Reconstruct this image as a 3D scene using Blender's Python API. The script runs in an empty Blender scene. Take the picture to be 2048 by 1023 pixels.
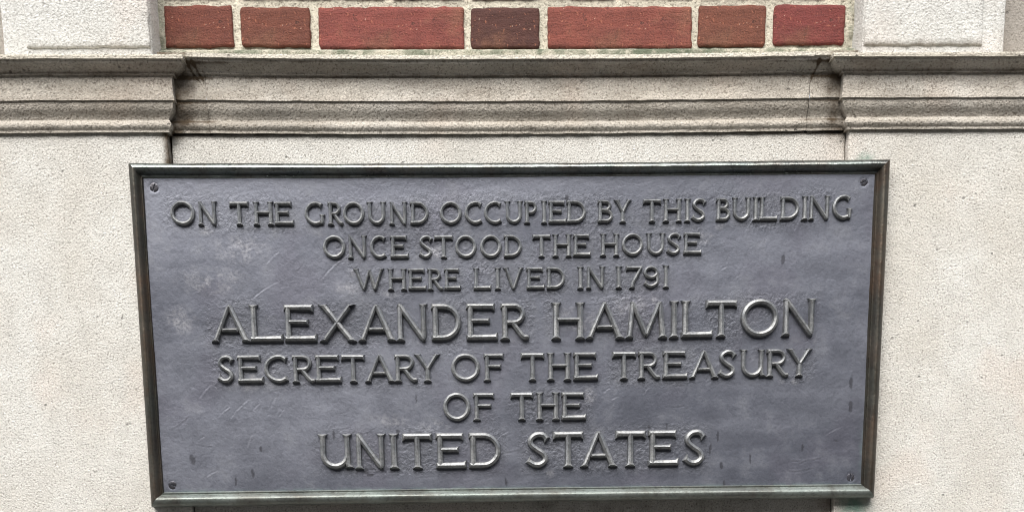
import bpy, bmesh, math
import numpy as np
from math import radians, sin, cos, pi
S = bpy.context.scene
COL = S.collection

CAM = dict(loc=(-0.04185,-1.59781,-0.29266), rot=(1.388178,0.012155,-0.023486), lens=38.1445, shift_y=0.48267)
LETTERS = [  # row, character, x left, x right, z base, z cap (mm)
 (0,'O',-461,-428.2,145.2,174.8), (0,'N',-424.8,-398,145,174.4), (0,'T',-381.2,-355.7,144.8,173.9), (0,'H',-349.7,-322.1,144.7,173.6), (0,'E',-320.8,-295.2,144.6,173.4),
 (0,'G',-280.4,-252.1,144.5,173), (0,'R',-248.8,-228.6,144.4,172.9), (0,'O',-228.6,-199.6,144.4,172.7), (0,'U',-196.2,-169.9,144.3,172.6), (0,'N',-166.5,-140.8,144.3,172.5),
 (0,'D',-137.4,-112.4,144.3,172.5), (0,'O',-97.5,-67.7,144.4,172.4), (0,'C',-63.7,-37.2,144.4,172.5), (0,'C',-37.2,-10.8,144.5,172.5), (0,'U',-9.4,15.7,144.5,172.6),
 (0,'P',17.7,36.1,144.6,172.7), (0,'I',39.5,49,144.7,172.7), (0,'E',50.3,74.1,144.7,172.8), (0,'D',74.8,101.3,144.8,173), (0,'B',117,138.1,145,173.3),
 (0,'Y',138.8,163.3,145.1,173.5), (0,'T',178.3,202.9,145.4,173.9), (0,'H',205.6,231.5,145.6,174.2), (0,'I',234.3,243.8,145.7,174.4), (0,'S',243.8,265,145.8,174.6),
 (0,'B',278,297.8,146.1,175), (0,'U',299.2,325.9,146.3,175.4), (0,'I',327.3,336.8,146.5,175.7), (0,'L',336.8,361.5,146.6,176), (0,'D',365.6,391.7,146.9,176.4),
 (0,'I',394.4,404,147.1,176.8), (0,'N',404,434.2,147.3,177.2), (0,'G',436.9,465.1,147.7,177.8), (1,'O',-257.4,-226.9,101.8,130.4), (1,'N',-224.2,-197.1,101.7,130.2),
 (1,'C',-193.7,-169.2,101.5,130), (1,'E',-165.8,-141.4,101.4,129.9), (1,'S',-127.8,-107.4,101.4,129.8), (1,'T',-106,-80.2,101.4,129.7), (1,'O',-77.5,-48.2,101.4,129.7),
 (1,'O',-43.4,-14.1,101.5,129.7), (1,'D',-10.7,13.9,101.6,129.8), (1,'T',28.2,52.8,101.8,129.9), (1,'H',55.5,81.5,102,130), (1,'E',83.6,107.5,102.2,130.1),
 (1,'H',120.5,146.5,102.5,130.3), (1,'O',149.9,179.4,102.9,130.5), (1,'U',182.8,209.6,103.2,130.8), (1,'S',210.3,231.5,103.6,131), (1,'E',234.3,259,103.9,131.3),
 (2,'W',-217.7,-174.7,60.7,87.7), (2,'H',-170.6,-144.7,60.5,87.6), (2,'E',-142.6,-118,60.4,87.6), (2,'R',-116,-94.8,60.3,87.7), (2,'E',-93.4,-70.8,60.3,87.7),
 (2,'L',-53,-29.1,60.2,87.8), (2,'I',-24.3,-15.4,60.2,87.9), (2,'V',-12.6,16.2,60.2,87.9), (2,'E',19.6,44.3,60.3,88.1), (2,'D',47.1,72.5,60.3,88.2),
 (2,'I',88.3,98.6,60.4,88.4), (2,'N',100.7,127.5,60.5,88.5), (2,'1',141.3,150.9,60.7,88.7), (2,'7',155.7,178.4,60.8,88.9), (2,'9',179.8,201.9,60.9,89.1),
 (2,'1',206,215.7,61.1,89.3), (3,'A',-416.2,-361.6,-5.2,42), (3,'L',-361.6,-317.1,-5.4,41.7), (3,'E',-314.4,-270.6,-5.5,41.5), (3,'X',-267.1,-216.4,-5.7,41.4),
 (3,'A',-214.3,-161.5,-5.7,41.3), (3,'N',-161.5,-116.8,-5.7,41.3), (3,'D',-111.9,-71.3,-5.7,41.3), (3,'E',-63.7,-21,-5.7,41.4), (3,'R',-16.1,22.5,-5.6,41.5),
 (3,'H',53.6,99.3,-5.3,41.8), (3,'A',100,154,-5.1,42.1), (3,'M',154.7,213.7,-4.8,42.5), (3,'I',216.5,229,-4.6,42.7), (3,'L',233.1,276.2,-4.4,43),
 (3,'T',266.5,309.6,-4.1,43.3), (3,'O',315.2,367.5,-3.7,43.8), (3,'N',371.6,419.8,-3.2,44.5), (4,'S',-411,-386.2,-59.1,-23.5), (4,'E',-382.1,-347,-59.3,-23.6),
 (4,'C',-345.6,-309.1,-59.4,-23.8), (4,'R',-306.4,-275.3,-59.6,-23.9), (4,'E',-274.6,-238.7,-59.7,-24), (4,'T',-238.7,-206.3,-59.8,-24.1), (4,'A',-206.9,-164.7,-59.8,-24.1),
 (4,'R',-164.7,-133.6,-59.9,-24.1), (4,'Y',-137.7,-101,-59.9,-24.1), (4,'O',-86.4,-46.2,-59.9,-24.1), (4,'F',-40.6,-12.8,-59.8,-24), (4,'T',10.8,42.8,-59.7,-23.8),
 (4,'H',47,80.5,-59.6,-23.7), (4,'E',83.9,118.1,-59.4,-23.5), (4,'T',137.7,170.5,-59.2,-23.2), (4,'R',174,204.7,-59,-23), (4,'E',208.2,242.5,-58.8,-22.7),
 (4,'A',244.6,285.9,-58.5,-22.4), (4,'S',284.5,311.2,-58.3,-22.1), (4,'U',315.4,351.8,-58,-21.8), (4,'R',353.2,384.1,-57.7,-21.4), (4,'Y',380.6,417.2,-57.4,-21.1),
 (5,'O',-98.8,-60.4,-112.6,-76.2), (5,'F',-56.2,-26.8,-112.6,-76.3), (5,'T',-4.4,27.1,-112.7,-76.4), (5,'H',31.3,64.2,-112.8,-76.4), (5,'E',67,101.4,-112.9,-76.5),
 (6,'U',-275.4,-226.5,-176.5,-130.2), (6,'N',-225.1,-180.2,-176.7,-130.2), (6,'I',-176.7,-162,-176.9,-130.2), (6,'T',-157.1,-115.6,-177,-130.2), (6,'E',-110,-67.8,-177.1,-130.2),
 (6,'D',-63.6,-18.6,-177.2,-130.1), (6,'S',16,50.6,-177.2,-130), (6,'T',54.8,97.2,-177.2,-129.9), (6,'A',92.2,145.2,-177.1,-129.7), (6,'T',142.4,184.9,-177,-129.5),
 (6,'E',189.1,231.7,-176.8,-129.3), (6,'S',237.3,270.7,-176.7,-129.1),
]
PLAQUE_W, PLAQUE_H = 1030.0, 449.4
SCREWS = [(-481.2, 193.6), (482.1, 195.1), (-483.2, -196.5), (481.1, -195.8)]
MARKS = [(-452.9,-162,3.5,7,0.25), (-393.9,-192.7,1.75,6.3,0), (-369.4,-181.3,1.96,6.3,0.1), (-356.4,-148.7,2.1,4.2,0), (-253.4,-130.7,1.75,6.3,0), (-209.7,-180.2,3.5,4.2,-0.3), (476.1,-67.2,2.45,7.7,0), (476.8,-99,2.8,7.7,0), (289,-138,1.54,7,0), (278.7,-155.1,1.75,7,-0.1), (294.9,-177.9,2.1,4.9,0.1), (299.7,-202.9,1.54,4.9,0), (336.1,-169.4,1.12,6.3,0.05), (410.6,-154.3,1.54,4.9,0), (374.3,96.6,2.45,6.3,-0.1), (-12,-197.4,1.54,6.3,0.1), (-136.4,-82.6,1.26,5.6,0), (75.8,176.3,2.8,4.2,0), (-163.6,-126.8,2.1,2.8,0), (-204.2,-185.8,4.9,2.1,0), (430.1,-214,2.1,1.4,0), (190.8,-123.5,1.4,2.8,0), (216.3,-123.7,1.4,4.2,0), (457.4,-145.2,4.2,1.05,-0.3)]
SCRATCHES = [(-419.3,-60,-439.3,-81.2), (-367.9,-79.8,-395.8,-106.4), (-394.9,-90.3,-413.8,-104.8), (-330.3,-76.8,-341,-96.1), (-353.6,-85.3,-365.4,-97.9), (-367.1,-126.9,-375.9,-148.5), (-448.1,-141,-421.8,-145.3), (-432,-129.6,-443.6,-136.9), (-318.6,-93,-330.5,-107), (-290.9,-95.3,-295.6,-106), (-416.8,-176.7,-437.8,-187.4), (-390.6,-124.6,-396.2,-148.9), (393.4,-172.7,439.1,-169.1), (389.6,-187.2,428.1,-182.8), (401.4,-177.6,416.3,-173), (293,142.7,304.2,135.6), (318.7,79.5,305.8,70.5), (136.8,-68.9,124.9,-78.9), (218.8,-97.3,242.8,-95.5), (34.5,18.2,49.7,24), (300.5,89.3,286.8,82.9), (191.6,-68.1,181.2,-81.4), (-340.9,150.7,-355.4,131.8), (-315.8,112.5,-337.2,93.4), (-220.9,108.7,-263.2,73.6), (-296.9,83.5,-282.5,99.5), (149.5,-81.1,135.5,-87.7), (-5.4,-127,-19.6,-135), (281.3,17.6,295.5,7.6), (223.8,128.4,247.8,130.8), (241.1,123.2,258.3,125.6), (-35.2,-6.3,-45.8,-19.4), (-317.8,74,-360.1,48.5), (-264.4,47.8,-293,22), (469.4,-124.8,441.4,-138.2), (-480.9,-122.4,-451.8,-102.5), (331.3,-22.5,352.1,-16), (117.5,129,127.8,109.7), (-20,-157.5,8.4,-153)]
SCUFFS = [(-415.9,137.2,9.8,6.3), (266.5,128.1,11.2,3.5), (421,-16.5,5.6,11.2), (395.6,-13,7,4.2), (265.3,119.8,7,2.8), (-105,111.2,14,9.8), (-229.5,63.7,17.5,7), (-113.6,40.2,9.8,7), (86.5,19.1,35,15.4), (-365.9,-56.5,42,14), (162.7,38.2,21,14), (197.3,44.5,5.6,5.6), (107.4,-80.7,8.4,11.2), (50.6,-185.7,7,5.6), (-110.7,-119.2,21,7), (-370,112.8,35,17.5), (-413,74.7,42,17.5), (-457.2,23.2,21,17.5), (23.1,-86.7,9.8,8.4), (396,-64.5,5.6,4.2), (378.3,-64.3,4.2,4.2), (-218.5,83,8.4,5.6), (141.5,112.9,4.2,9.8), (-173.6,-111.8,28,8.4), (-260.6,134.4,7,4.2), (-168.2,53.6,11.2,5.6), (-324.7,138,5.6,4.2), (285.5,140.8,7,5.6)]
PROFILE = [(349.2, 36), (344.4, 36), (344.6, 34.2), (344.2, 33.4), (342.1, 32.6), (340.3, 31), (339.0, 28.4), (337.3, 25), (335.6, 21.5), (333.5, 19.2), (331.6, 18.6), (332.2, 15.5), (331.5, 15), (324.1, 15), (316.1, 15.2), (308.5, 15.8), (302.6, 16.8), (300.6, 17.2), (300.6, 15.2), (299.7, 14.6), (296.1, 14.2), (292.8, 13.2), (289.7, 11.6), (286.8, 9.3), (283.9, 7), (281.3, 5.6), (279.8, 5.4), (277.7, 7), (274.7, 8.2), (272.2, 8.2), (270.1, 7.2), (268.5, 5.4), (267.6, 4.6), (264.7, 4.6), (265.5, 0.5)]  # z, projection (mm)

# ------------------------------------------------------------------ camera, sky, sun, exposure
cd = bpy.data.cameras.new('camera'); cam = bpy.data.objects.new('camera', cd); COL.objects.link(cam)
cam.location = CAM['loc']; cam.rotation_euler = CAM['rot']
cd.lens = CAM['lens']; cd.sensor_width = 36; cd.sensor_fit = 'HORIZONTAL'; cd.shift_y = CAM['shift_y']
cd.clip_start = 0.05; cd.clip_end = 500
S.camera = cam
S.cycles.filter_width = 1.05
S.render.resolution_x = 1024; S.render.resolution_y = 511

SUN_EL, SUN_AZ = radians(48), radians(-16)      # high, a little left of the wall's normal
world = bpy.data.worlds.new('World'); S.world = world; world.use_nodes = True
nt = world.node_tree; nt.nodes.clear()
sky = nt.nodes.new('ShaderNodeTexSky'); sky.sky_type = 'NISHITA'; sky.sun_disc = False
sky.sun_elevation = SUN_EL; sky.sun_rotation = pi - SUN_AZ
sky.air_density = 1.0; sky.dust_density = 3.0; sky.ozone_density = 1.0
hs = nt.nodes.new('ShaderNodeHueSaturation'); hs.inputs['Saturation'].default_value = 0.38
bg = nt.nodes.new('ShaderNodeBackground'); bg.inputs['Strength'].default_value = 0.075
wo = nt.nodes.new('ShaderNodeOutputWorld')
nt.links.new(sky.outputs[0], hs.inputs['Color']); nt.links.new(hs.outputs[0], bg.inputs['Color']); nt.links.new(bg.outputs[0], wo.inputs['Surface'])
sd = bpy.data.lights.new('sun', 'SUN'); sd.energy = 1.5; sd.angle = radians(60); sd.color = (1.0, 0.965, 0.91)
sun = bpy.data.objects.new('sun', sd); COL.objects.link(sun)
sun.rotation_euler = (pi/2 - SUN_EL, 0, SUN_AZ)
S.view_settings.view_transform = 'Standard'; S.view_settings.look = 'None'
S.view_settings.exposure = 1.87; S.view_settings.gamma = 1.0; S.view_settings.use_curve_mapping = False

# ------------------------------------------------------------------ helpers
MM = 0.001
def vnoise(X, Z, scale, seed):
    """smooth value noise, cell size = scale, range -1..1"""
    rng = np.random.RandomState(seed); n = 256
    T = rng.uniform(-1, 1, (n, n))
    x = np.asarray(X)/scale + 57.3; z = np.asarray(Z)/scale + 91.7
    ix = np.floor(x).astype(int); iz = np.floor(z).astype(int)
    fx = x-ix; fz = z-iz; fx = fx*fx*(3-2*fx); fz = fz*fz*(3-2*fz)
    a = T[ix % n, iz % n]; b = T[(ix+1) % n, iz % n]; c = T[ix % n, (iz+1) % n]; d = T[(ix+1) % n, (iz+1) % n]
    return (a*(1-fx)+b*fx)*(1-fz)+(c*(1-fx)+d*fx)*fz
def fbm(X, Z, scale, seed, oct=3):
    s = 0; a = 1.0; t = 0
    for i in range(oct):
        s = s + a*vnoise(X, Z, scale/2**i, seed+i*7); t += a; a *= .55
    return s/t
def sm(a, b, x):
    t = np.clip((x-a)/(b-a), 0, 1); return t*t*(3-2*t)

def link(name, me, m=None, parent=None, smooth=True):
    if m is not None: me.materials.append(m)
    o = bpy.data.objects.new(name, me); COL.objects.link(o)
    if parent is not None: o.parent = parent
    return o
def mesh_np(name, V, F, attrs=None, smooth=True, sharp=None):
    V = np.asarray(V, dtype=np.float64); me = bpy.data.meshes.new(name)
    if isinstance(F, np.ndarray):
        n, k = F.shape
        me.vertices.add(len(V)); me.vertices.foreach_set('co', V.ravel())
        me.loops.add(n*k); me.loops.foreach_set('vertex_index', F.ravel().astype(np.int32))
        me.polygons.add(n); me.polygons.foreach_set('loop_start', (np.arange(n)*k).astype(np.int32))
        me.update(calc_edges=True); me.validate()
    else:
        me.from_pydata(V.tolist(), [], F); me.update()
    me.polygons.foreach_set('use_smooth', [smooth]*len(me.polygons))
    if sharp: me.set_sharp_from_angle(angle=radians(sharp))
    if attrs:
        for k, v in attrs.items():
            a = me.attributes.new(k, 'FLOAT', 'POINT'); a.data.foreach_set('value', np.asarray(v, dtype=np.float32).ravel())
    return me
def grid_faces(nu, nv, flip=False):
    i = np.arange(nu-1)[:, None]; j = np.arange(nv-1)[None, :]
    a = (i*nv+j).ravel(); F = np.stack([a, a+nv, a+nv+1, a+1], 1)
    return F[:, ::-1].copy() if flip else F
def thing(name, label, cat, loc=(0, 0, 0), group=None):
    o = bpy.data.objects.new(name, None); COL.objects.link(o); o.location = loc
    o['label'] = label; o['category'] = cat
    if group: o['group'] = group
    o.empty_display_size = .05
    return o

# ------------------------------------------------------------------ materials
class NB:
    def __init__(s, name):
        s.m = bpy.data.materials.new(name); s.m.use_nodes = True; s.t = s.m.node_tree
        s.b = s.t.nodes['Principled BSDF']; s.co = s.n('ShaderNodeTexCoord').outputs['Object']
    def n(s, t, **k):
        x = s.t.nodes.new(t)
        for a, b in k.items(): setattr(x, a, b)
        return x
    def set(s, sock, v):
        if hasattr(v, 'is_output') or isinstance(v, bpy.types.NodeSocket): s.t.links.new(v, sock)
        elif isinstance(v, (tuple, list)) and len(v) == 3 and sock.type == 'RGBA': sock.default_value = (*v, 1)
        else: sock.default_value = v
    def noise(s, scale, detail=3, rough=.6, stretch=None, dist=0):
        co = s.co
        if stretch:
            mp = s.n('ShaderNodeMapping'); s.t.links.new(co, mp.inputs[0]); mp.inputs['Scale'].default_value = stretch; co = mp.outputs[0]
        x = s.n('ShaderNodeTexNoise'); s.t.links.new(co, x.inputs['Vector'])
        x.inputs['Scale'].default_value = scale; x.inputs['Detail'].default_value = detail; x.inputs['Roughness'].default_value = rough
        x.inputs['Distortion'].default_value = dist
        return x.outputs['Fac']
    def voro(s, scale, feature='F1'):
        x = s.n('ShaderNodeTexVoronoi', feature=feature); s.t.links.new(s.co, x.inputs['Vector']); x.inputs['Scale'].default_value = scale
        return x.outputs['Distance']
    def attr(s, name):
        return s.n('ShaderNodeAttribute', attribute_name=name).outputs['Fac']
    def ramp(s, f, a, b, lo=0., hi=1.):
        x = s.n('ShaderNodeMapRange', clamp=True, interpolation_type='SMOOTHSTEP'); s.set(x.inputs[0], f)
        x.inputs[1].default_value = a; x.inputs[2].default_value = b; x.inputs[3].default_value = lo; x.inputs[4].default_value = hi
        return x.outputs[0]
    def math(s, op, a, b=0.):
        x = s.n('ShaderNodeMath', operation=op); s.set(x.inputs[0], a); s.set(x.inputs[1], b); return x.outputs[0]
    def mix(s, f, a, b, mode='MIX'):
        x = s.n('ShaderNodeMix', data_type='RGBA', blend_type=mode); s.set(x.inputs[0], f); s.set(x.inputs[6], a); s.set(x.inputs[7], b)
        return x.outputs[2]
    def bump(s, h, strength, dist, prev=None):
        x = s.n('ShaderNodeBump'); s.set(x.inputs['Height'], h); x.inputs['Strength'].default_value = strength; x.inputs['Distance'].default_value = dist
        if prev is not None: s.t.links.new(prev, x.inputs['Normal'])
        return x.outputs[0]
    def done(s, col, rough, metal=0., nrm=None, spec=.5):
        s.set(s.b.inputs['Base Color'], col); s.set(s.b.inputs['Roughness'], rough); s.set(s.b.inputs['Metallic'], metal)
        s.b.inputs['Specular IOR Level'].default_value = spec
        if nrm is not None: s.t.links.new(nrm, s.b.inputs['Normal'])
        return s.m

def stone_mat(name, base, alt, pit=.55, grain=230., bs=.9, grime=0.0):
    q = NB(name)
    big = q.noise(5.5, 4, .55); mid = q.noise(38, 3, .6)
    c = q.mix(q.ramp(big, .38, .62), base, alt)
    c = q.mix(q.ramp(q.noise(3.1, 5, .6), .46, .70, 0, .4), c, tuple(x*y for x, y in zip(base, (.84, .80, .74))))
    c = q.mix(q.ramp(mid, .35, .75, 0, .35), c, tuple(x*.72 for x in base))
    pink = q.noise(7.3, 2, .5)
    c = q.mix(q.ramp(pink, .55, .68, 0, .35), c, (base[0]*1.04, base[1]*.93, base[2]*.89))
    gr = q.noise(grain, 3, .62, dist=.4); vo = q.voro(grain*.9)
    c = q.mix(q.ramp(gr, .47, .33, 0, pit), c, (base[0]*.28, base[1]*.26, base[2]*.23))        # pits darkened in the colour to deepen their shade
    c = q.mix(q.ramp(gr, .56, .70, 0, .55), c, tuple(min(.85, x*1.45) for x in base))           # pale grains
    pv = q.n('ShaderNodeTexVoronoi', feature='F1'); q.t.links.new(q.co, pv.inputs['Vector']); pv.inputs['Scale'].default_value = 62
    pits = q.math('MULTIPLY', q.ramp(pv.outputs['Distance'], .16, .07), q.ramp(q.noise(21, 2), .52, .62))
    c = q.mix(q.math('MULTIPLY', pits, .7), c, tuple(x*.35 for x in base))
    if grime:
        g = q.noise(22, 4, .65, stretch=(.35, 1, 1.6))
        c = q.mix(q.ramp(g, .36, .66, 0, grime), c, (.10, .078, .055))
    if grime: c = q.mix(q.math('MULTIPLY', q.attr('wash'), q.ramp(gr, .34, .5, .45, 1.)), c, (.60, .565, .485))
    st = q.attr('stain_shade'); sn = q.noise(60, 4, .7)
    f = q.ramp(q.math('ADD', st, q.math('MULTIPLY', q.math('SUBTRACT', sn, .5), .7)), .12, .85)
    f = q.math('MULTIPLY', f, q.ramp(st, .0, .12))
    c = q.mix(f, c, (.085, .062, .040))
    gn = q.attr('green'); f = q.ramp(q.math('ADD', gn, q.math('MULTIPLY', q.math('SUBTRACT', sn, .5), .8)), .2, 1.)
    f = q.math('MULTIPLY', f, q.ramp(gn, 0, .15))
    c = q.mix(f, c, (.16, .25, .205))
    h = q.math('ADD', gr, q.math('MULTIPLY', vo, .5)); h = q.math('ADD', h, q.math('MULTIPLY', q.noise(120, 2, .5), .15)); h = q.math('SUBTRACT', h, pits)
    return q.done(c, .92, 0, q.bump(h, bs*.85, .0022), .25)

M_STONE = stone_mat('pale_cast_stone', (.555, .537, .497), (.60, .592, .56), .68, 420., .70)
M_WHITE = stone_mat('white_cast_stone', (.53, .525, .50), (.565, .565, .545), .5, 360, .8)
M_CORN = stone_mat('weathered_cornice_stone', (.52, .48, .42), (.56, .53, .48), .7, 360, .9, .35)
M_FIL = stone_mat('washed_sandy_stone', (.52, .49, .42), (.56, .54, .48), .5, 220, .9)
M_BACK = stone_mat('grey_brown_stone', (.30, .275, .245), (.33, .31, .28), .5, 330, .8)

def mortar_mat():
    q = NB('sandy_mortar')
    gr = q.noise(330, 3, .65); big = q.noise(12, 3)
    c = q.mix(q.ramp(big, .35, .65), (.60, .56, .46), (.50, .47, .39))
    c = q.mix(q.ramp(gr, .5, .3, 0, .75), c, (.13, .11, .08)); c = q.mix(q.ramp(gr, .55, .7, 0, .6), c, (.72, .68, .56))
    g = q.attr('green'); mo = q.noise(45, 4, .7)
    f = q.math('MULTIPLY', g, q.ramp(mo, .36, .60))
    c = q.mix(f, c, (.085, .115, .075))
    c = q.mix(q.math('MULTIPLY', g, .35), c, (.20, .20, .155))
    return q.done(c, .95, 0, q.bump(gr, .9, .003), .2)
M_MORTAR = mortar_mat()
def brick_mat():
    q = NB('red_clay_brick')
    oi = q.n('ShaderNodeObjectInfo'); base = oi.outputs['Color']
    mid = q.noise(40, 4, .6, stretch=(.6, 1, 1.4)); gr = q.noise(420, 2, .6)
    c = q.mix(q.ramp(mid, .35, .68, 0, .5), base, q.mix(1., base, (.42, .50, .55), 'MULTIPLY'))
    c = q.mix(q.ramp(q.noise(17, 4, .6), .50, .68, 0, .5), c, (.20, .095, .06))
    c = q.mix(q.ramp(q.noise(55, 5, .75), .60, .68, 0, .75), c, (.035, .018, .014))
    c = q.mix(q.ramp(gr, .5, .32, 0, .5), c, (.05, .018, .014))
    c = q.mix(q.ramp(q.noise(210, 2, .5), .62, .74, 0, .5), c, (.42, .17, .10))
    c = q.mix(q.ramp(q.noise(160, 2, .5), .72, .76, 0, .7), c, (.55, .42, .33))
    cr = q.noise(75, 5, .7, stretch=(.5, 1, 1.7))
    h = q.math('ADD', q.math('MULTIPLY', gr, .5), cr)
    return q.done(c, .85, 0, q.bump(h, .8, .003), .3)
M_BRICK = brick_mat()

def plate_mat():
    q = NB('dark_bronze_patina')
    big = q.noise(4.2, 4, .55, stretch=(.35, 1, 2.6)); mid = q.noise(26, 4, .65); fine = q.noise(240, 3, .65)
    c = q.mix(q.ramp(big, .34, .66), (.094, .101, .127), (.160, .169, .203))  # stretched pale bands painted in to suggest a sheen
    c = q.mix(q.ramp(q.noise(9, 3, .5), .5, .66, 0, .42), c, (.116, .114, .146))                # violet bloom
    c = q.mix(q.ramp(mid, .52, .72, 0, .35), c, (.20, .208, .232))
    c = q.mix(q.ramp(fine, .52, .34, 0, .22), c, (.055, .055, .070))
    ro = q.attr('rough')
    c = q.mix(q.math('MULTIPLY', ro, .38), c, (.062, .064, .070))                              # sand-cast field round the lettering, with the letters' soft shade painted in
    sc = q.attr('scuff'); c = q.mix(q.math('MULTIPLY', sc, q.ramp(fine, .38, .62, .15, 1.)), c, (.30, .30, .32))
    mk = q.attr('mark'); c = q.mix(mk, c, (.022, .022, .028))
    gn = q.attr('green'); c = q.mix(q.math('MULTIPLY', gn, q.ramp(mid, .35, .6, .3, 1)), c, (.17, .25, .24))
    rg = q.math('ADD', q.ramp(mid, .3, .7, .40, .56), q.math('MULTIPLY', mk, .15))
    h = q.math('ADD', q.math('MULTIPLY', fine, .55), q.noise(95, 3, .6))
    h = q.math('ADD', h, q.math('MULTIPLY', q.math('MULTIPLY', ro, q.ramp(q.noise(210, 4, .7, dist=1.), .4, .62)), .65))
    n = q.bump(h, .32, .0014)
    return q.done(c, rg, .55, n)
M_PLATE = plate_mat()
def letter_mat():
    q = NB('worn_bronze_lettering')
    mid = q.noise(45, 4, .6); fine = q.noise(300, 3, .6)
    c = q.mix(q.ramp(mid, .35, .65), (.185, .192, .200), (.28, .285, .285))
    c = q.mix(q.ramp(fine, .55, .35, 0, .45), c, (.06, .06, .06))
    return q.done(c, q.ramp(mid, .3, .7, .36, .5), .6, q.bump(fine, .35, .0012))
M_LET = letter_mat()
def frame_mat(name, a, b, rust, rf, green, gf, rg=(.26, .42), metal=.7):
    q = NB(name)
    mid = q.noise(14, 4, .6); st = q.noise(24, 4, .6, stretch=(1, 1, .35)); fine = q.noise(260, 3, .6)
    c = q.mix(q.ramp(mid, .35, .65), a, b)
    c = q.mix(q.ramp(st, .44, .62, 0, rf), c, rust)
    c = q.mix(q.ramp(q.noise(18, 5, .7), .40, .60, 0, gf), c, green)
    c = q.mix(q.ramp(fine, .5, .32, 0, .4), c, (.03, .03, .028))
    return q.done(c, q.ramp(mid, .3, .7, *rg), metal, q.bump(q.math('ADD', fine, q.noise(60, 3, .6)), .35, .0012))
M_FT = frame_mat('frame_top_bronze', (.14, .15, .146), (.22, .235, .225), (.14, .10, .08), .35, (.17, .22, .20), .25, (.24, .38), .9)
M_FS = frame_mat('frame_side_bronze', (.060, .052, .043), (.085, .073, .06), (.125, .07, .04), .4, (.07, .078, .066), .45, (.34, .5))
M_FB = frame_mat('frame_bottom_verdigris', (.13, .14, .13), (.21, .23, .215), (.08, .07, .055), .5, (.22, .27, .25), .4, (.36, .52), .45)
M_SCREW = frame_mat('dark_bronze_screw', (.06, .06, .07), (.10, .10, .12), (.09, .07, .06), .3, (.08, .08, .09), .2)
q = NB('black_crevice_dirt'); M_DIRT = q.done((.012, .010, .008), .95, 0, q.bump(q.noise(200), .8, .002), .1)
q = NB('grey_pavement'); gr = q.noise(60, 4, .6)
M_PAVE = q.done(q.mix(q.ramp(gr, .35, .65), (.07, .068, .064), (.10, .097, .092)), .9, 0, q.bump(gr, .5, .004), .3)

# ------------------------------------------------------------------ the setting: pavement
GZ = -1.80
me = mesh_np('pavement', [(-60, -60, GZ), (60, -60, GZ), (60, 2, GZ), (-60, 2, GZ)], [(0, 1, 2, 3)], smooth=False)
o = link('pavement', me, M_PAVE); o['kind'] = 'structure'
# unseen row of buildings across the street, added to close off the low sky
M_FAR = (lambda q: q.done(q.mix(q.ramp(q.noise(.8, 3), .35, .65), (.13, .115, .10), (.18, .165, .15)), .9, 0, None, .3))(NB('plain_facade'))
M_WIN = (lambda q: q.done((.03, .033, .038), .15, 0, None, .5))(NB('dark_window_glass'))
V = []; F = []; W = []; G = []
def quad(L, R_, pts): n = len(L); L.extend(pts); R_.append((n, n+1, n+2, n+3))
YF = -13.0; HT = 9.8; ZF = GZ
cols = [-30+3*i for i in range(21)]
for i, x in enumerate(cols[:-1]):
    quad(V, F, [(x, YF, ZF), (x+.9, YF, ZF), (x+.9, YF, ZF+HT), (x, YF, ZF+HT)]); quad(V, F, [(x+2.1, YF, ZF), (x+3, YF, ZF), (x+3, YF, ZF+HT), (x+2.1, YF, ZF+HT)])
    zz = ZF
    for k in range(3):
        a, b = ZF+.9+3*k, ZF+2.8+3*k
        quad(V, F, [(x+.9, YF, zz), (x+2.1, YF, zz), (x+2.1, YF, a), (x+.9, YF, a)])
        for (p0, p1) in (((x+.9, a), (x+2.1, a)), ((x+2.1, a), (x+2.1, b)), ((x+2.1, b), (x+.9, b)), ((x+.9, b), (x+.9, a))):
            quad(V, F, [(p0[0], YF, p0[1]), (p1[0], YF, p1[1]), (p1[0], YF-.2, p1[1]), (p0[0], YF-.2, p0[1])])
        quad(W, G, [(x+.9, YF-.2, a), (x+2.1, YF-.2, a), (x+2.1, YF-.2, b), (x+.9, YF-.2, b)]); zz = b
    quad(V, F, [(x+.9, YF, zz), (x+2.1, YF, zz), (x+2.1, YF, ZF+HT), (x+.9, YF, ZF+HT)])
quad(V, F, [(-30, YF, ZF+HT), (30, YF, ZF+HT), (30, YF-8, ZF+HT), (-30, YF-8, ZF+HT)])
fac = link('unseen_facade', mesh_np('unseen_facade', V, F, None, False), M_FAR); fac['kind'] = 'structure'
link('window_glass', mesh_np('window_glass', W, G, None, False), M_WIN, fac)

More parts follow.
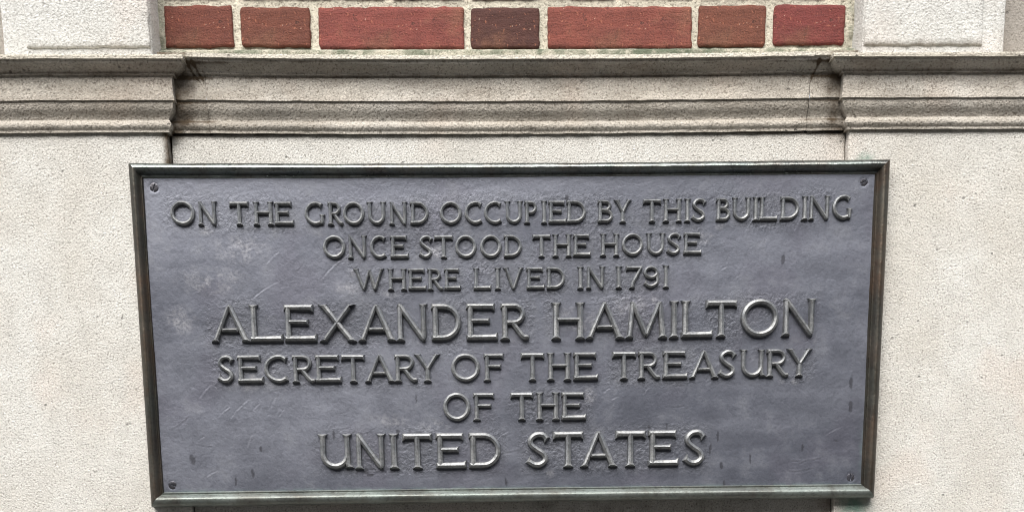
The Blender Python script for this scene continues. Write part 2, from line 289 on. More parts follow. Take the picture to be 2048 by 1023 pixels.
# ------------------------------------------------------------------ stone
REC = 12*MM           # how far the middle stone stands behind the pilaster faces
PX = .4625            # pilaster edge
def blk(name, x0, x1, z0, z1, yf, yb, m, parent, fine=None, stain_shade=None, green=None, bev=.0015, edge=.0006):
    """a dressed block: gridded front with softened worn edges, sides and top/bottom going back to yb"""
    fx0, fx1, fz0, fz1 = fine or (x0, x1, z0, z1)
    def axis(a, b, fa, fb, step):
        fa = max(a+bev, fa); fb = min(b-bev, fb)
        n = max(2, int((fb-fa)/step)+1)
        L = [a, a+bev*.35] + list(np.linspace(fa, fb, n)) + [b-bev*.35, b]
        if fa > a+bev+.01: L.insert(2, a+bev)
        if fb < b-bev-.01: L.insert(-2, b-bev)
        return np.array(L)
    xs = axis(x0, x1, fx0, fx1, .006); zs = axis(z0, z1, fz0, fz1, .006)
    X, Z = np.meshgrid(xs, zs, indexing='ij')
    d = np.minimum(np.minimum(X-x0, x1-X), np.minimum(Z-z0, z1-Z))
    Y = yf + bev*(1-np.clip(d/bev, 0, 1))**2 + .0004*fbm(X, Z, .05, 3)
    ex = edge*vnoise(X, Z, .011, 5); 
    X2 = X + np.where(d < bev, ex, 0); Z2 = Z + np.where(d < bev, edge*vnoise(X, Z, .009, 9), 0)
    nx, nz = X.shape
    V = np.stack([X2, Y, Z2], -1).reshape(-1, 3); F = grid_faces(nx, nz).tolist()
    ring = [i*nz for i in range(nx)] + [(nx-1)*nz+j for j in range(1, nz)] + [i*nz+nz-1 for i in range(nx-2, -1, -1)] + [j for j in range(nz-2, 0, -1)]
    n0 = len(V); back = V[ring].copy(); back[:, 1] = yb
    V = np.concatenate([V, back]); k = len(ring)
    F += [(ring[(i+1) % k], ring[i], n0+i, n0+(i+1) % k) for i in range(k)]
    A = {}
    if stain_shade: A['stain_shade'] = stain_shade(V[:, 0], V[:, 2])
    if green: A['green'] = green(V[:, 0], V[:, 2])
    me = mesh_np(name, V, F, A, True, 40)
    return link(name, me, m, parent)

def corn_x_stain(x):
    """damp brown streaks beside the two returns"""
    return (sm(-.384, -.412, x)*(.30+.42*sm(-.412, -.445, x))) + sm(.385, .412, x)*(.32+.3*sm(.415, .445, x))

# left and right pilasters -----------------------------------------------------------------
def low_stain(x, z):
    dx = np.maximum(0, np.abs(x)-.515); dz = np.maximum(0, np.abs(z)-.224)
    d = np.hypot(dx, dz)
    s = .22*np.exp(-d/.02) + .38*np.exp(-(.268-z)/.010)*(z < .272) + .55*np.exp(-((np.abs(x)-PX)/.007)**2)*(x < 0)*(z > .2)  # darker round the plaque, just under the moulding and at the left edge
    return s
def low_green(x, z):
    g = .9*np.exp(-((x-.492)/.030)**2-((z+.236)/.020)**2) + .75*np.exp(-((x-.487)/.016)**2-((z-.229)/.009)**2)
    g += .45*np.exp(-((x+.495)/.030)**2-((z+.245)/.02)**2)
    return g
_s = [PROFILE[0]]
for p0, p1 in zip(PROFILE[:-1], PROFILE[1:]):
    n = max(1, int(math.hypot(p1[0]-p0[0], p1[1]-p0[1])/1.3))
    _s += [(p0[0]+(p1[0]-p0[0])*k/n, p0[1]+(p1[1]-p0[1])*k/n) for k in range(1, n+1)]
PRZ = np.array([p[0] for p in _s]); PRP = np.array([p[1] for p in _s])
z0p, z1p = PRZ[-2], PRZ[0]
def prof_side():
    k = (PRZ-264.7)/(349.2-264.7)
    return (264.0 + k*(346.3-264.0))*MM, PRP*MM
def cornice(name, xs, zs_f, pr, ybase, m, parent, corner=None, seed=1, crack=None):
    """profile run along x; corner=(x, side) adds a mitred return at that pilaster edge"""
    npf = len(pr); rings = []; 
    for x in xs:
        z = zs_f(x); c = np.stack([np.full(npf, x), ybase-pr, z], -1); rings.append(c)
    R = np.array(rings)
    if corner:
        cx, side = corner                       # mitre: shift the last ring outward by the projection
        e = R[-1].copy() if side > 0 else R[0].copy()
        z = zs_f(cx)
        mit = np.stack([cx + side*pr, ybase-pr, z], -1); bk = np.stack([cx + side*pr, np.full(npf, ybase+.02), z], -1)
        R = np.concatenate([R, mit[None], bk[None]]) if side > 0 else np.concatenate([bk[None], mit[None], R])
    X = R[..., 0]; Zc = R[..., 2]
    # weathering: edges nibbled, faces a little uneven
    n1 = fbm(X, Zc, .012, seed, 3); n2 = vnoise(X, Zc, .06, seed+3); chip = np.clip(vnoise(X, Zc*.5, .018, seed+5)-.62, 0, 1)
    R[..., 1] += .00045*n1 + .0005*n2 + .004*chip
    R[..., 2] += .0004*vnoise(X, Zc*0+pr[None, :], .014, seed+8)
    # close top and bottom back into the wall
    top = R[:, :1].copy(); top[..., 1] = ybase+.06; bot = R[:, -1:].copy(); bot[..., 1] = ybase+.02
    R = np.concatenate([top, R, bot], 1)
    nu, nv = R.shape[:2]; V = R.reshape(-1, 3); F = grid_faces(nu, nv, True)
    st = corn_x_stain(V[:, 0])*(.85+.3*vnoise(V[:, 0], V[:, 2], .012, 4)) + .02
    if corner:
        idx = np.arange(len(V))//nv; st = np.full(len(V), .02); st[idx == (nu-1 if corner[1] > 0 else 0)] = 1.2
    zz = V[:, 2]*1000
    st += .5*np.exp(-((zz-331)/2.2)**2) + .5*np.exp(-((zz-343.6)/1.6)**2) + .35*np.exp(-((zz-301)/1.3)**2) + .35*np.exp(-((zz-280)/1.6)**2)  # shade lines painted along the undercuts of the profile
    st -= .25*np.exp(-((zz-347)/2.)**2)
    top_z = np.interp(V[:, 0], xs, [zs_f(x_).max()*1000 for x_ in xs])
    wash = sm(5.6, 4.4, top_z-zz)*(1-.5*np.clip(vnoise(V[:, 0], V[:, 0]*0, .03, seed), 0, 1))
    if crack is not None:
        for fx in crack:
            st += (.12+.6*sm(312, 334, zz))*(.6+.7*vnoise(zz, zz*0, 5, 8))*np.exp(-((V[:, 0]-fx(zz)-.0012*vnoise(zz, zz*0, 4, 2)-.0008*vnoise(zz, zz*0, 1.6, 5))/(.0009+.0012*sm(318, 345, zz)))**2)
    return link(name, mesh_np(name, V, F, {'stain_shade': np.clip(st, 0, 1.4), 'wash': wash}, True, 28), m, parent)

zs_s, pr_s = prof_side()
GROUP_P = 'stone pilasters either side of the brick panel'
for side in (-1, 1):
    p = thing('stone_pilaster', 'pale stone pilaster %s, behind the %s end of the plaque' % (('left of the bricks', 'left') if side < 0 else ('right of the bricks', 'right')), 'pilaster', (side*.8, 0, GZ))
    off = (-side*.8, 0, -GZ)
    def put(o): o.location = off
    xa, xb = (-1.5, -PX) if side < 0 else (PX, 1.5)
    put(blk('lower_shaft', xa, xb, GZ, .2665, 0, .12, M_STONE, p, fine=(max(xa, -.80), min(xb, .80), -.30, .2665), stain_shade=low_stain, green=low_green))
    xs = np.linspace(-1.5, -PX, 240) if side < 0 else np.linspace(PX, 1.5, 240)
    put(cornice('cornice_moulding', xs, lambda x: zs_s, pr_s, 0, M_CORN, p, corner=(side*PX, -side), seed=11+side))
    # upper shaft with its slightly raised panel
    xa, xb = (-.671, -.4748) if side < 0 else (.4762, .6695)
    dirt = lambda x, z: .35*np.exp(-(z-.346)/.012)*(1 if side > 0 else .3)
    put(blk('upper_shaft', xa, xb, .346, 1.2, .0015, .10, M_WHITE, p, fine=(xa, xb, .346, .50), stain_shade=dirt, bev=.003))
    xa, xb = (-.6395, -.4765) if side < 0 else (.478, .6375)
    put(blk('raised_panel', xa, xb, .3692, 1.1, -.0018, .01, M_WHITE, p, fine=(xa, xb, .3692, .50), stain_shade=lambda x, z: .45*np.exp(-(z-.369)/.010)*(1 if side > 0 else .3), bev=.002, edge=.001))
# outer grey wall behind the pilasters, seen at the far right
for side in (-1, 1):
    xa, xb = (-1.5, -.66) if side < 0 else (.66, 1.5)
    w = thing('stone_wall', ('grey brown stone wall set back at the upper right corner, beyond the pilaster' if side > 0 else 'grey stone wall set back beyond the left pilaster, above the moulding'), 'wall', (side*1.0, .03, .34))
    o = blk('wall_face', xa, xb, .345, 1.2, .024, .12, M_BACK, w, fine=(xa, min(xb, .8), .345, .5) if side > 0 else (-.8, xb, .345, .5)); o.location = (-side*1.0, -.03, -.34)

# middle: recessed stone panel behind the plaque --------------------------------------------
sp = thing('recessed_wall', 'recessed pale stone panel between the pilasters, between the moulding and the plaque', 'wall', (0, .04, GZ))
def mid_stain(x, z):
    s = .55*np.exp(-(.2665-z)/.006)*(z < .268) + .30*np.exp(-((x+.455)/.012)**2)*(z > .2) + .22*np.exp(-((x-.452)/.02)**2)*(z > .2)  # darker just under the moulding and near both side edges
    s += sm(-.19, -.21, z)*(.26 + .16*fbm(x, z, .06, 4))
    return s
o = blk('panel_face', -.4603, .4615, GZ, .2665, REC, .12, M_STONE, sp, fine=(-.459, .46, -.30, .2665), stain_shade=mid_stain, green=lambda x, z: .3*np.exp(-((x+.40)/.05)**2-((z+.25)/.02)**2)); o.location = (0, -.04, -GZ)
X, Z = np.meshgrid(np.linspace(-.4645, -.456, 5), np.linspace(GZ, .27, 60), indexing='ij')
o = link('joint_dirt', mesh_np('joint_dirt', np.stack([X, .019+.002*vnoise(X, Z, .004, 3), Z], -1).reshape(-1, 3), grid_faces(5, 60)), M_DIRT, sp); o.location = (0, -.04, -GZ)

# middle cornice in three stones with open joints --------------------------------------------
mc = thing('stone_cornice', 'weathered brown stone moulding running between the pilasters under the red bricks', 'cornice', (0, REC, .26))
def bow(x):
    zs = PRZ.copy(); k = (zs-264.7)/(349.2-264.7)
    return (zs + (2.3+1.2*k)*((x/.40)**2 - .05))*MM
lc = lambda z: -.4055 - .013*sm(318, 347, z)
lc2 = lambda z: -.4075 - .019*sm(312, 347, z)
rc = lambda z: .4055 + .008*sm(318, 347, z)
for (a, b, sd) in ((-.4625, -.40615, 31), (-.40585, .40545, 32), (.40575, .4625, 33)):
    xx = np.unique(np.round(np.concatenate([np.arange(a, b, .0028), np.arange(-.434, -.400, .0006), np.arange(.400, .420, .0006), [a, b]]), 5)); xx = xx[(xx >= a) & (xx <= b)]
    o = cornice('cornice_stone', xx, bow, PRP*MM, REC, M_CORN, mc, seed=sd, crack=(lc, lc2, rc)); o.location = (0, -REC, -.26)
o = link('joint_dirt', mesh_np('joint_dirt', [(s*.4060+dx, y, z) for s in (-1, 1) for dx, y, z in ((-.002, REC+.001, .262), (.002, REC+.001, .262), (.002, REC-.012, .335), (-.002, REC-.012, .335))], [(0, 1, 2, 3), (4, 5, 6, 7)]), M_DIRT, mc); o.location = (0, -REC, -.26)

# ------------------------------------------------------------------ brick panel
bw = thing('brick_wall', 'red brick wall with sandy mortar joints above the stone moulding', 'brick wall', (0, .04, .34))
YB = .040
BR = [(-467.5,-374.3,386.4,437.9,(.155,.050,.035)), (-364.2,-270.0,386.2,435.9,(.150,.052,.035)), (-258.5,-60.4,383.3,435.6,(.205,.058,.047)), (-51.6,42.8,383.6,434.7,(.080,.034,.028)),
      (54.4,252.9,383.2,435.7,(.20,.060,.045)), (261.2,354.3,385.3,436.7,(.16,.058,.038)), (365.3,463.5,387.5,437.7,(.175,.043,.038))]
rng = np.random.RandomState(5)
x = -.4675; up = []; pat = [(-467, -372), (-362, -168), (-158, -62), (-52, 146), (156, 252), (262, 464)]
for r in range(1, 5):
    zb = 445.6 + (r-1)*62.5
    row = pat if r % 2 else [(b[0], b[1]) for b in BR]
    for a, b in row:
        c = [(.14,.042,.031), (.18,.044,.037), (.15,.048,.034), (.18,.042,.038)][rng.randint(4)]
        up.append((a, b, zb+(1.5*(abs((a+b)/2)/460)**2), zb+52, c))
def brick(x0, x1, z0, z1, col, seed):
    w, h = x1-x0, z1-z0; nx, nz = int(w/3.2)+2, 14
    xs = np.linspace(0, w, nx); zs = np.linspace(0, h, nz)
    xs = np.concatenate([[0, .8], xs[1:-1], [w-.8, w]]); zs = np.concatenate([[0, .8], zs[1:-1], [h-.8, h]])
    X, Z = np.meshgrid(xs, zs, indexing='ij'); d = np.minimum(np.minimum(X, w-X), np.minimum(Z, h-Z))
    rr = 3.2   # rounded corners
    cx = np.clip(X, rr, w-rr); cz = np.clip(Z, rr, h-rr); dx, dz = X-cx, Z-cz; L = np.maximum(np.hypot(dx, dz), 1e-6)
    k = np.where((np.abs(dx) > 0) & (np.abs(dz) > 0), np.maximum(np.abs(dx), np.abs(dz))/L, 1)
    X2, Z2 = cx+dx*k, cz+dz*k
    e = np.exp(-d/3.5)
    X2 = X2 + e*2.0*fbm(X+x0, Z+z0, 10, seed, 4); Z2 = Z2 + e*1.8*fbm(X+x0, Z+z0, 12, seed+4, 4)
    Y = 2.4*(1-np.clip(d/2.2, 0, 1))**2 + .5*fbm(X, Z, 14, seed+9, 3) + .9*np.clip(vnoise(X, Z, 9, seed+2)-.5, 0, 1)
    tilt = .5*((seed*37) % 5-2)/2*(X/w-.5)
    V = np.stack([X2-w/2, Y+tilt, Z2-h/2], -1).reshape(-1, 3)*MM; nxx, nzz = X.shape
    F = grid_faces(nxx, nzz).tolist()
    ring = [i*nzz for i in range(nxx)] + [(nxx-1)*nzz+j for j in range(1, nzz)] + [i*nzz+nzz-1 for i in range(nxx-2, -1, -1)] + [j for j in range(nzz-2, 0, -1)]
    n0 = len(V); bk = V[ring].copy(); bk[:, 1] = .03; V = np.concatenate([V, bk]); kk = len(ring)
    F += [(ring[(i+1) % kk], ring[i], n0+i, n0+(i+1) % kk) for i in range(kk)]
    o = link('brick', mesh_np('brick', V, F, None, True, 50), M_BRICK, bw)
    o.location = ((x0+x1)/2*MM, 0, (z0+z1)/2*MM-.34); o.color = (*col, 1)
for i, b in enumerate(BR+up): brick(*b, 100+i*13)
xs = np.linspace(-.478, .478, 420); zs = np.concatenate([np.linspace(.340, .46, 70), np.linspace(.465, .70, 40)])
X, Z = np.meshgrid(xs, zs, indexing='ij'); Y = YB+.0042 + .0011*fbm(X, Z, .009, 7, 4) + .0006*vnoise(X, Z, .03, 9)
Y = Y - .004*np.exp(-((np.abs(X)-.473)/.006)**2)*np.clip(vnoise(X, Z, .02, 4)+.3, 0, 1)
Y -= .0105*sm(.3845, .3790, Z)                                      # bedding joint smeared forward over the moulding
gr = sm(.3865, .383, Z)*(.8+.4*vnoise(X, Z, .05, 3)) + .6*np.exp(-((np.abs(X)-.472)/.006)**2)
o = link('mortar', mesh_np('mortar', np.stack([X, Y-YB, Z-.34], -1).reshape(-1, 3), grid_faces(*X.shape), {'green': np.clip(gr, 0, 1)}), M_MORTAR, bw); 

# ------------------------------------------------------------------ the plaque
pq = thing('bronze_plaque', 'dark framed bronze plaque with raised lettering naming Alexander Hamilton, screwed to the stone', 'plaque', (0, 0, 0))
YP = -12*MM
HX, HZ0, HZ1 = .500, -.2125, .2105
nx, nz = 820, 350
xs = np.linspace(-HX-.006, HX+.006, nx); zs = np.linspace(HZ0-.004, HZ1+.004, nz)
X, Z = np.meshgrid(xs, zs, indexing='ij'); xm, zm = X*1000, Z*1000
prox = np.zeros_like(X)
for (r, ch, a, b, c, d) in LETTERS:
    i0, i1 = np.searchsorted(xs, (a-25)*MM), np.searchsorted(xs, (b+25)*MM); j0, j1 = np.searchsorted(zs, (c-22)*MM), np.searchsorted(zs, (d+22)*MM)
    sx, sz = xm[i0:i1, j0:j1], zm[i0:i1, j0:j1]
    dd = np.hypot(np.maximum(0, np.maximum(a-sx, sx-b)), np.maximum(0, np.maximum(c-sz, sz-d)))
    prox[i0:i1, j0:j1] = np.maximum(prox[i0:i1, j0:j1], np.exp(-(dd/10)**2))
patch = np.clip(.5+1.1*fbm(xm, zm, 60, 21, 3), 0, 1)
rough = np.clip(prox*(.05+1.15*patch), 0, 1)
mark = np.zeros_like(X); groove = np.zeros_like(X); scuff = np.zeros_like(X)
wob = 1+.35*vnoise(xm, zm, 2.2, 77)
for (x, z, a, b, rot) in MARKS:
    u = (xm-x)*cos(rot)+(zm-z)*sin(rot); v = -(xm-x)*sin(rot)+(zm-z)*cos(rot)
    q_ = (np.abs(u/(a*wob))**2.2+np.abs(v/b)**3)
    mark = np.maximum(mark, sm(1.5, .6, q_)*.68)
for (x0, z0, x1, z1) in SCRATCHES:
    L = math.hypot(x1-x0, z1-z0); ux, uz = (x1-x0)/L, (z1-z0)/L
    s = (xm-x0)*ux+(zm-z0)*uz; d = -(xm-x0)*uz+(zm-z0)*ux + L*.05*np.sin(np.clip(s/L, 0, 1)*pi)
    m_ = sm(0, 5, s)*sm(0, 5, L-s)*(.6+.4*vnoise(s, s*0, 6, int(abs(x0))))
    groove -= .30*m_*np.exp(-(d/.9)**2); groove += .25*m_*np.exp(-((d-1.6)/.9)**2)
    scuff = np.maximum(scuff, .22*m_*np.exp(-((d-1.3)/.9)**2))
n_s = np.clip(.45+1.2*fbm(xm, zm, 9, 31, 4), 0, 1)
for (x, z, a, b) in SCUFFS:
    q_ = np.hypot((xm-x)/a, (zm-z)/b); scuff = np.maximum(scuff, .7*sm(1.5, .2, q_)*n_s)
H = 1.0*fbm(xm, zm, 150, 40, 2) + .55*fbm(xm*.14, zm, 46, 43, 2) + .10*fbm(xm, zm, 24, 41, 3) + groove           # hollows and waves (mm, towards the viewer)
H += rough*(.22*fbm(xm, zm, 4.4, 51, 3) + .22*vnoise(xm, zm, 2.6, 52))
H += .045*fbm(xm, zm, 5, 55, 3)
H += -.12*mark
for (x, z) in SCREWS:
    d = np.hypot(xm-x, zm-z); H -= .35*np.exp(-((d-6.2)/.8)**2); H -= 1.2*(d < 4.6)
H -= .9*sm(9, 0, (HX*1000-np.abs(xm)))*0
green = .9*sm(488, 500, xm)*sm(-60, -170, zm)*n_s + .5*sm(-200, -209, zm)*sm(0, .5, n_s)
V = np.stack([X, YP-H*MM, Z], -1).reshape(-1, 3)
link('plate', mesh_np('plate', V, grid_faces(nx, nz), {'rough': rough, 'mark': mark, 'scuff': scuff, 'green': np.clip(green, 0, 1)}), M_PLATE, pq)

# frame: four mitred bars of bullnose section. (u inward from the outer edge, depth towards the viewer), mm
FP = [(0, 0), (0, 8), (.4, 13.0), (1.3, 16.6), (2.5, 18.9), (3.9, 20.5), (5.5, 21.7), (7.2, 22.5), (8.6, 22.8), (9.8, 22.6), (11.2, 21.6), (13.0, 19.2), (14.5, 16.2), (15.4, 14.6), (16.2, 14.0), (17.0, 14.8), (17.9, 14.9), (18.5, 13.2), (20.0, 10.5)]
HW, HH = PLAQUE_W/2, PLAQUE_H/2
def bar(which, m):
    n = 330 if which in 'TB' else 150; U = np.array([p[0] for p in FP]); D = np.array([p[1] for p in FP])
    if which == 'T': D = np.where(U > 15, np.minimum(D, 13.6), D)
    s = np.linspace(-1, 1, n)[:, None]
    if which in 'TB':
        hx = (HW-U)[None, :]; X = s*hx; sgn = 1 if which == 'T' else -1
        Z = sgn*(HH-U)[None, :] + 0*X
        Z = Z - (sgn*(2.6 if which == 'T' else 1.4))*(1-(X/HW)**2)*(1-.5*(U/20)[None, :])
    else:
        sgn = -1 if which == 'L' else 1; Z = s*(HH-U)[None, :]; X = sgn*(HW-U)[None, :]+0*Z
        X = X + sgn*-1.0*(Z/HH)*0
    sd = {'T': 1, 'B': 2, 'L': 3, 'R': 4}[which]; t = X if which in 'TB' else Z
    w = np.clip(1-np.abs(s)**20, 0, 1)
    Dd = D[None, :] + w*(.35*fbm(t, U[None, :]*3+t*0, 28, sd*10, 3) + .14*fbm(t, U[None, :]+t*0, 5, sd*10+5, 3) - 1.0*np.clip(vnoise(t, U[None, :]*1.2+t*0, 6, sd*10+6)-.72, 0, 1))*(D > 8)[None, :]
    if which == 'T': Z = Z + w*1.1*(np.clip(vnoise(t, t*0, 55, 91), -1, 1))*(U < 5)[None, :]*(D > 2)[None, :]*np.exp(-U/3)[None, :]
    a_ = (X/HW+1)/2; b_ = (Z/HH+1)/2; k_ = 1-.6*(U/20)[None, :]       # the casting is not quite a true rectangle
    X = X + k_*((1-a_)*(b_*2.0+(1-b_)*.4) + a_*(b_*1.4+(1-b_)*1.0))
    Z = Z + k_*(b_*((1-a_)*-1.2+a_*-1.4) + (1-b_)*((1-a_)*-1.6+a_*0.))
    V = np.stack([X, -Dd, Z], -1).reshape(-1, 3)*MM
    return link('frame_bar', mesh_np('frame_bar', V, grid_faces(n, len(FP), which in 'TR'), None, True, 50), m, pq)
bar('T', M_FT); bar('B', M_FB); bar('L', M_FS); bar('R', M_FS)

# screws: slotted domed heads sunk into the plate
def screw(x, z, a):
    V = []; F = []
    for sgn in (-1, 1):
        n = 16; base = len(V); rad = 5.4; g = .75
        th0 = math.asin(g/rad); th = np.linspace(th0, pi-th0, n)
        V.append((0, sgn*g, .3))
        for rr_, zz in ((2.6, .30), (5.0, .26), (5.6, .05), (5.6, -3)):
            for t_ in th: V.append((rr_*cos(t_), sgn*max(g, rr_*sin(t_)), zz))
        for i in range(n-1): F.append((base, base+1+i, base+2+i))
        for k in range(3):
            for i in range(n-1):
                p = base+1+k*n+i; F.append((p, p+n, p+n+1, p+1))
        F.append((base, base+1, base+1+n, base+1+2*n, base+1+3*n, base+4*n, base+3*n, base+2*n, base+n))
    c, s = cos(a), sin(a)
    V = [((x+(u*c-v*s))*MM, YP-(d-.2)*MM, (z+(u*s+v*c))*MM) for u, v, d in V]
    me = mesh_np('screw', V, F, None, True, 35)
    bm = bmesh.new(); bm.from_mesh(me); bmesh.ops.recalc_face_normals(bm, faces=bm.faces); bm.to_mesh(me); bm.free()
    link('screw', me, M_SCREW, pq)
for (x, z), a in zip(SCREWS, (1.2, .5, -.5, 1.7)): screw(x, z, a)

# ------------------------------------------------------------------ raised letters: strokes with bevelled section
def arc(cx, cy, rx, ry, a0, a1, n):
    return [(cx+rx*cos(radians(a0+(a1-a0)*i/n)), cy+ry*sin(radians(a0+(a1-a0)*i/n))) for i in range(n+1)]
def catmull(P, n=6):
    P = [P[0]]+P+[P[-1]]; out = []
    for i in range(1, len(P)-2):
        p0, p1, p2, p3 = map(np.array, P[i-1:i+3])
        for k in range(n):
            t = k/n; out.append(tuple(.5*((2*p1)+(-p0+p2)*t+(2*p0-5*p1+4*p2-p3)*t*t+(-p0+3*p1-3*p2+p3)*t**3)))
    out.append(tuple(P[-2])); return out
def stroke(pts, hw, e0='cut', e1='cut', n0=None, n1=None, hw0=None):
    """pts: centre line. ends: cut, serif, point, beakL, beakR, wide.  returns dict for sweep"""
    return dict(p=pts, hw=hw, e=(e0, e1), n=(n0, n1))
CH = .085
def resample_end(pts, wl, wr, nn, d):
    return pts
def sweep(st, V, F, sc, ox, oz, dep, closed=False, bumpk=0):
    P = np.array(st['p'], float); hw = st['hw']
    if closed: P = P[:-1]
    n = len(P)
    if not closed:
        # make sure the second/second-last point lies CH away from the ends
        def trim(P):
            L = 0; k = 1
            while k < len(P)-1 and np.hypot(*(P[k]-P[0])) < CH*1.15: k += 1
            d = P[k]-P[0]; l = np.hypot(*d)
            a = P[0]+d/l*min(CH, l*.45); return np.concatenate([P[:1], [a], P[k:]])
        P = trim(P); P = trim(P[::-1])[::-1]; n = len(P)
    if closed: T = np.roll(P, -1, 0)-np.roll(P, 1, 0)
    else:
        T = np.zeros_like(P); T[1:-1] = P[2:]-P[:-2]; T[0] = P[1]-P[0]; T[-1] = P[-1]-P[-2]
    T /= np.hypot(T[:, 0], T[:, 1])[:, None]; N = np.stack([-T[:, 1], T[:, 0]], 1)
    if not closed and n > 2 and n < 8:      # sharp corners: true mitre
        for i in range(1, n-1):
            a = P[i]-P[i-1]; b = P[i+1]-P[i]; a /= np.hypot(*a); b /= np.hypot(*b); na = np.array([-a[1], a[0]]); nb = np.array([-b[1], b[0]])
            m = na+nb; m /= np.hypot(*m); N[i] = m/max(.5, m@na)
    wl = np.full(n, hw); wr = np.full(n, hw)
    if not closed:
        for k, (i, j) in enumerate(((0, 1), (-1, -2))):
            e = st['e'][k]; S_ = {'cut': 1, 'serif': 1.95, 'point': .45, 'wide': 1.25, 'beakL': 1, 'beakR': 1}[e]
            wl[i] = hw*S_; wr[i] = hw*S_
            if e == 'serif': wl[j] = wr[j] = hw*1.02
            if e == 'beakL': wl[i] = hw*2.0; wl[j] = hw*1.15
            if e == 'beakR': wr[i] = hw*2.0; wr[j] = hw*1.15
            if st['n'][k] is not None: N[i] = np.array(st['n'][k], float)
    h1, h2 = dep; dr = .028; b0 = len(V)
    prof = [('b', -1), ('s', -1), ('c', -1), ('m', 0), ('c', 1), ('s', 1), ('b', 1)]
    for i in range(n):
        end = 0 if closed else (-1 if i == 0 else (1 if i == n-1 else 0))
        for k, sg in prof:
            w = wl[i] if sg < 0 else wr[i]
            # wl = left of travel (+N), so sign flips
            off = -sg
            if k == 'b': q_ = P[i]+N[i]*off*(w+dr)+T[i]*end*dr; h = -1.2
            elif k == 's': q_ = P[i]+N[i]*off*w; h = h1
            elif k == 'c':
                ww = w*.16 if not end else w*.40
                q_ = P[i]+N[i]*off*ww-T[i]*end*CH*.42; h = h2
            else: q_ = P[i]-T[i]*end*CH*.42; h = h2+.22+bumpk*.05
            V.append(((ox+q_[0]*sc)*MM, YP-h*MM, (oz+q_[1]*sc)*MM))
    R = n if closed else n-1
    for i in range(R):
        a = b0+i*7; c = b0+((i+1) % n)*7
        for j in range(6): F.append((a+j, a+j+1, c+j+1, c+j))
    if not closed:
        a = b0; F.append((a, a+6, a+5, a+1)); F.append((a+1, a+5, a+4, a+3, a+2))
        a = b0+(n-1)*7; F.append((a+6, a, a+1, a+5)); F.append((a+5, a+1, a+2, a+3, a+4))

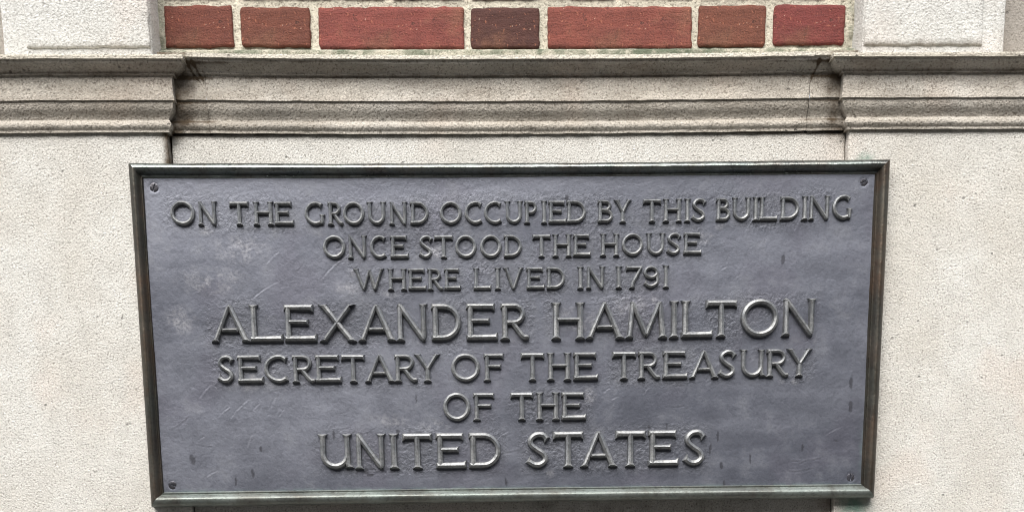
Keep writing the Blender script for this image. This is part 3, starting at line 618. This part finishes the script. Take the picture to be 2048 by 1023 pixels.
HX_ = (1, 0)
def glyph(ch, w, hw, foot):
    m = hw*1.85+.012; t = hw; R = []; top = 1-t; bo = t
    def V_(x, y0=0., y1=1., e0='serif', e1='serif', k=1.): R.append(stroke([(x, y0), (x, y1)], hw*k, e0, e1))
    def A_(x0, x1, y, e1='beakR', k=.95, e0='cut'): R.append(stroke([(x0, y), (x1, y)], hw*k, e0, e1))
    ar = 22
    if ch in 'I1': V_(w/2)
    elif ch == 'H':
        V_(m); V_(w-m); A_(m, w-m, .53, 'cut', .8)
    elif ch == 'T':
        R.append(stroke([(.01, top), (w-.01, top)], hw*.98, 'beakR', 'beakR')); V_(w/2, 0, top, 'serif', 'cut')
    elif ch in 'EFL':
        x = m-.02; V_(x, 0 if ch == 'F' else .02, 1. if ch == 'L' else .98, 'serif' if ch == 'F' else 'wide', 'serif' if ch == 'L' else 'wide')
        if ch in 'EF': A_(.005, w*(.90 if ch == 'E' else .97), top, 'beakR'); A_(x, w*(.74 if ch == 'E' else .84), .53, 'wide', .8)
        if ch in 'EL': A_(.005, w-.01, bo, 'beakL')
    elif ch == 'A':
        R.append(stroke([(m*.98, 0), (w/2, .99)], hw*.80, 'serif', 'point', HX_n(-1), None)); R.append(stroke([(w-m*.98, 0), (w/2, .99)], hw*.95, 'serif', 'point', HX_n(-1), None))
        A_(w*.30, w*.70, .31, 'cut', .72)
    elif ch == 'V':
        R.append(stroke([(m, 1), (w/2, 0)], hw*.95, 'serif', 'point', (1, 0), None)); R.append(stroke([(w-m, 1), (w/2, 0)], hw*.8, 'serif', 'point', (1, 0), None))
    elif ch == 'W':
        R.append(stroke([(m, 1), (w*.33, 0)], hw*.9, 'serif', 'point', (1, 0))); R.append(stroke([(w*.52, .95), (w*.33, 0)], hw*.75, 'point', 'point'))
        R.append(stroke([(w*.52, .95), (w*.68, 0)], hw*.9, 'point', 'point')); R.append(stroke([(w-m, 1), (w*.68, 0)], hw*.75, 'serif', 'point', (1, 0)))
    elif ch == 'X':
        R.append(stroke([(m, 1), (w-m, 0)], hw*.95, 'serif', 'serif', (1, 0), (1, 0))); R.append(stroke([(w-m, 1), (m, 0)], hw*.8, 'serif', 'serif', (-1, 0), (-1, 0)))
    elif ch == 'Y':
        R.append(stroke([(m, 1), (w*.5, .45)], hw*.9, 'serif', 'cut', (1, 0))); R.append(stroke([(w-m, 1), (w*.5, .45)], hw*.8, 'serif', 'cut', (1, 0))); V_(w*.5, 0, .50, 'serif', 'point')
    elif ch == 'N':
        V_(m, 0, 1., 'serif', 'point', .85); R.append(stroke([(m*.72, 1), (w-m*.98, .0)], hw*.98, 'point', 'point')); V_(w-m, 0, 1, 'point', 'serif', .85)
    elif ch == 'M':
        R.append(stroke([(m, 0), (w*.19, .99)], hw*.8, 'serif', 'point', (-1, 0))); R.append(stroke([(w*.17, .99), (w*.50, .06)], hw*.95, 'point', 'point'))
        R.append(stroke([(w*.82, .99), (w*.50, .06)], hw*.8, 'point', 'point')); R.append(stroke([(w-m, 0), (w*.82, .99)], hw*.95, 'serif', 'point', (-1, 0)))
    elif ch == 'O':
        R.append(('closed', stroke(arc(w/2, .5, w/2-t-.012, .515-t, 0, 360, 36), hw)))
    elif ch == 'C':
        R.append(stroke(arc(w*.56, .5, w*.56-t-.01, .515-t, 52, 308, ar), hw*.98, 'beakL', 'wide'))
    elif ch == 'G':
        R.append(stroke(arc(w*.54, .5, w*.54-t-.01, .515-t, 52, 300, ar), hw*.98, 'beakL', 'cut')); R.append(stroke([(w*.84, .03), (w*.84, .44)], hw*.85, 'point', 'serif'))
    elif ch == 'D':
        V_(m-.02, .02, .98, 'wide', 'wide'); rx = min(w*.56, .46)
        R.append(stroke([(.005, top)]+arc(w-t-.01-rx, .5, rx, .5-t, 90, -90, 20)+[(.005, bo)], hw*.95, 'cut', 'cut'))
    elif ch in 'PR':
        V_(m-.02, 0, .98, 'serif', 'wide'); bx = w*(.93 if ch == 'P' else .86); rx = min(.27, bx*.5); yc = .70; ry = 1-t-yc
        R.append(stroke([(.005, top)]+arc(bx-t-rx, yc, rx, ry, 90, -90, 14)+[(m+.02, yc-ry)], hw*.92, 'cut', 'cut'))
        if ch == 'R': R.append(stroke(catmull([(w*.42, .46), (w*.60, .26), (w*.80, .07), (w-.01, .055)], 5), hw*.95, 'cut', 'point'))
    elif ch == 'B':
        V_(m-.02, .02, .98, 'wide', 'wide')
        r1 = min(.21, w*.4); R.append(stroke([(.005, top)]+arc(w*.87-t-r1, .745, r1, .255-t, 90, -90, 12)+[(m, .49+t)], hw*.9, 'cut', 'cut'))
        r2 = min(.25, w*.45); R.append(stroke([(m, .52)]+arc(w-t-.01-r2, .295, r2, .225, 90, -90, 12)+[(.005, bo)], hw*.93, 'cut', 'cut'))
    elif ch == 'U':
        x0, x1 = m, w-m*(1.0 if not foot else 1.25); rx = (x1-x0)/2; ry = min(rx, .42)
        R.append(stroke([(x0, 1.), (x0, .8)]+arc((x0+x1)/2, t+ry, rx, ry, 180, 360, 16)+[(x1, .8), (x1, 1.)], hw*.95, 'serif', 'serif'))
        if foot: R.append(stroke([(x1, .42), (x1+.01, .14), (x1+.05, .03)], hw*.9, 'cut', 'serif', None, (1, 0)))
    elif ch == 'S':
        P = [(w*.90, .80), (w*.70, .925), (w*.42, .925), (w*.22, .80), (w*.24, .64), (w*.48, .50), (w*.74, .37), (w*.80, .20), (w*.60, .075), (w*.34, .075), (w*.09, .19)]
        R.append(stroke(catmull(P, 4), hw*.98, 'beakL', 'beakR'))
    elif ch == '7':
        R.append(stroke([(.01, top), (w-.03, top)], hw*.95, 'beakR', 'cut')); R.append(stroke(catmull([(w-.07, top), (w*.66, .55), (w*.45, .25), (w*.38, 0)], 4), hw*.9, 'cut', 'serif', None, (1, 0)))
    elif ch == '9':
        R.append(('closed', stroke(arc(w*.48, .70, w*.48-t-.01, .30-t, 0, 360, 24), hw*.92)))
        R.append(stroke(catmull([(w-t-.02, .72), (w-t-.02, .50), (w*.84, .22), (w*.55, .075), (w*.30, .10), (w*.08, .22)], 4), hw*.92, 'cut', 'beakR'))
    return R
def HX_n(s): return (s, 0)

DEP = {0: (3.7, 5.0), 1: (3.7, 5.0), 2: (3.7, 5.0), 3: (5.6, 7.5), 4: (4.4, 6.0), 5: (4.4, 6.0), 6: (5.3, 7.1)}
HWR = {0: .072, 1: .073, 2: .073, 3: .066, 4: .070, 5: .070, 6: .070}
for i, (r, ch, x0, x1, z0, z1) in enumerate(LETTERS):
    x0 += max(0, x0)*.006; x1 += max(0, x1)*.006; h = z1-z0; V = []; F = []
    for k, g in enumerate(glyph(ch, (x1-x0)/h, HWR[r], r >= 3)):
        closed = isinstance(g, tuple)
        sweep(g[1] if closed else g, V, F, h, 0, 0, DEP[r], closed, k)
    V = np.array(V); cx = (x1-x0)/2*MM; V[:, 0] -= cx
    # cast edges are never perfectly even
    V[:, 0] += .00018*vnoise(V[:, 0]*1000+i*31, V[:, 2]*1000, 4, 60); V[:, 2] += .00018*vnoise(V[:, 0]*1000+i*17, V[:, 2]*1000, 4, 61)
    V[:, 1] += .00022*vnoise(V[:, 0]*1000+i*7, V[:, 2]*1000, 6, 62)
    me = mesh_np('letter', V, F, None, True, 24)
    bm = bmesh.new(); bm.from_mesh(me); bmesh.ops.recalc_face_normals(bm, faces=bm.faces); bm.to_mesh(me); bm.free()
    o = link('letter', me, M_LET, pq); o.location = (x0*MM+cx, 0, z0*MM)
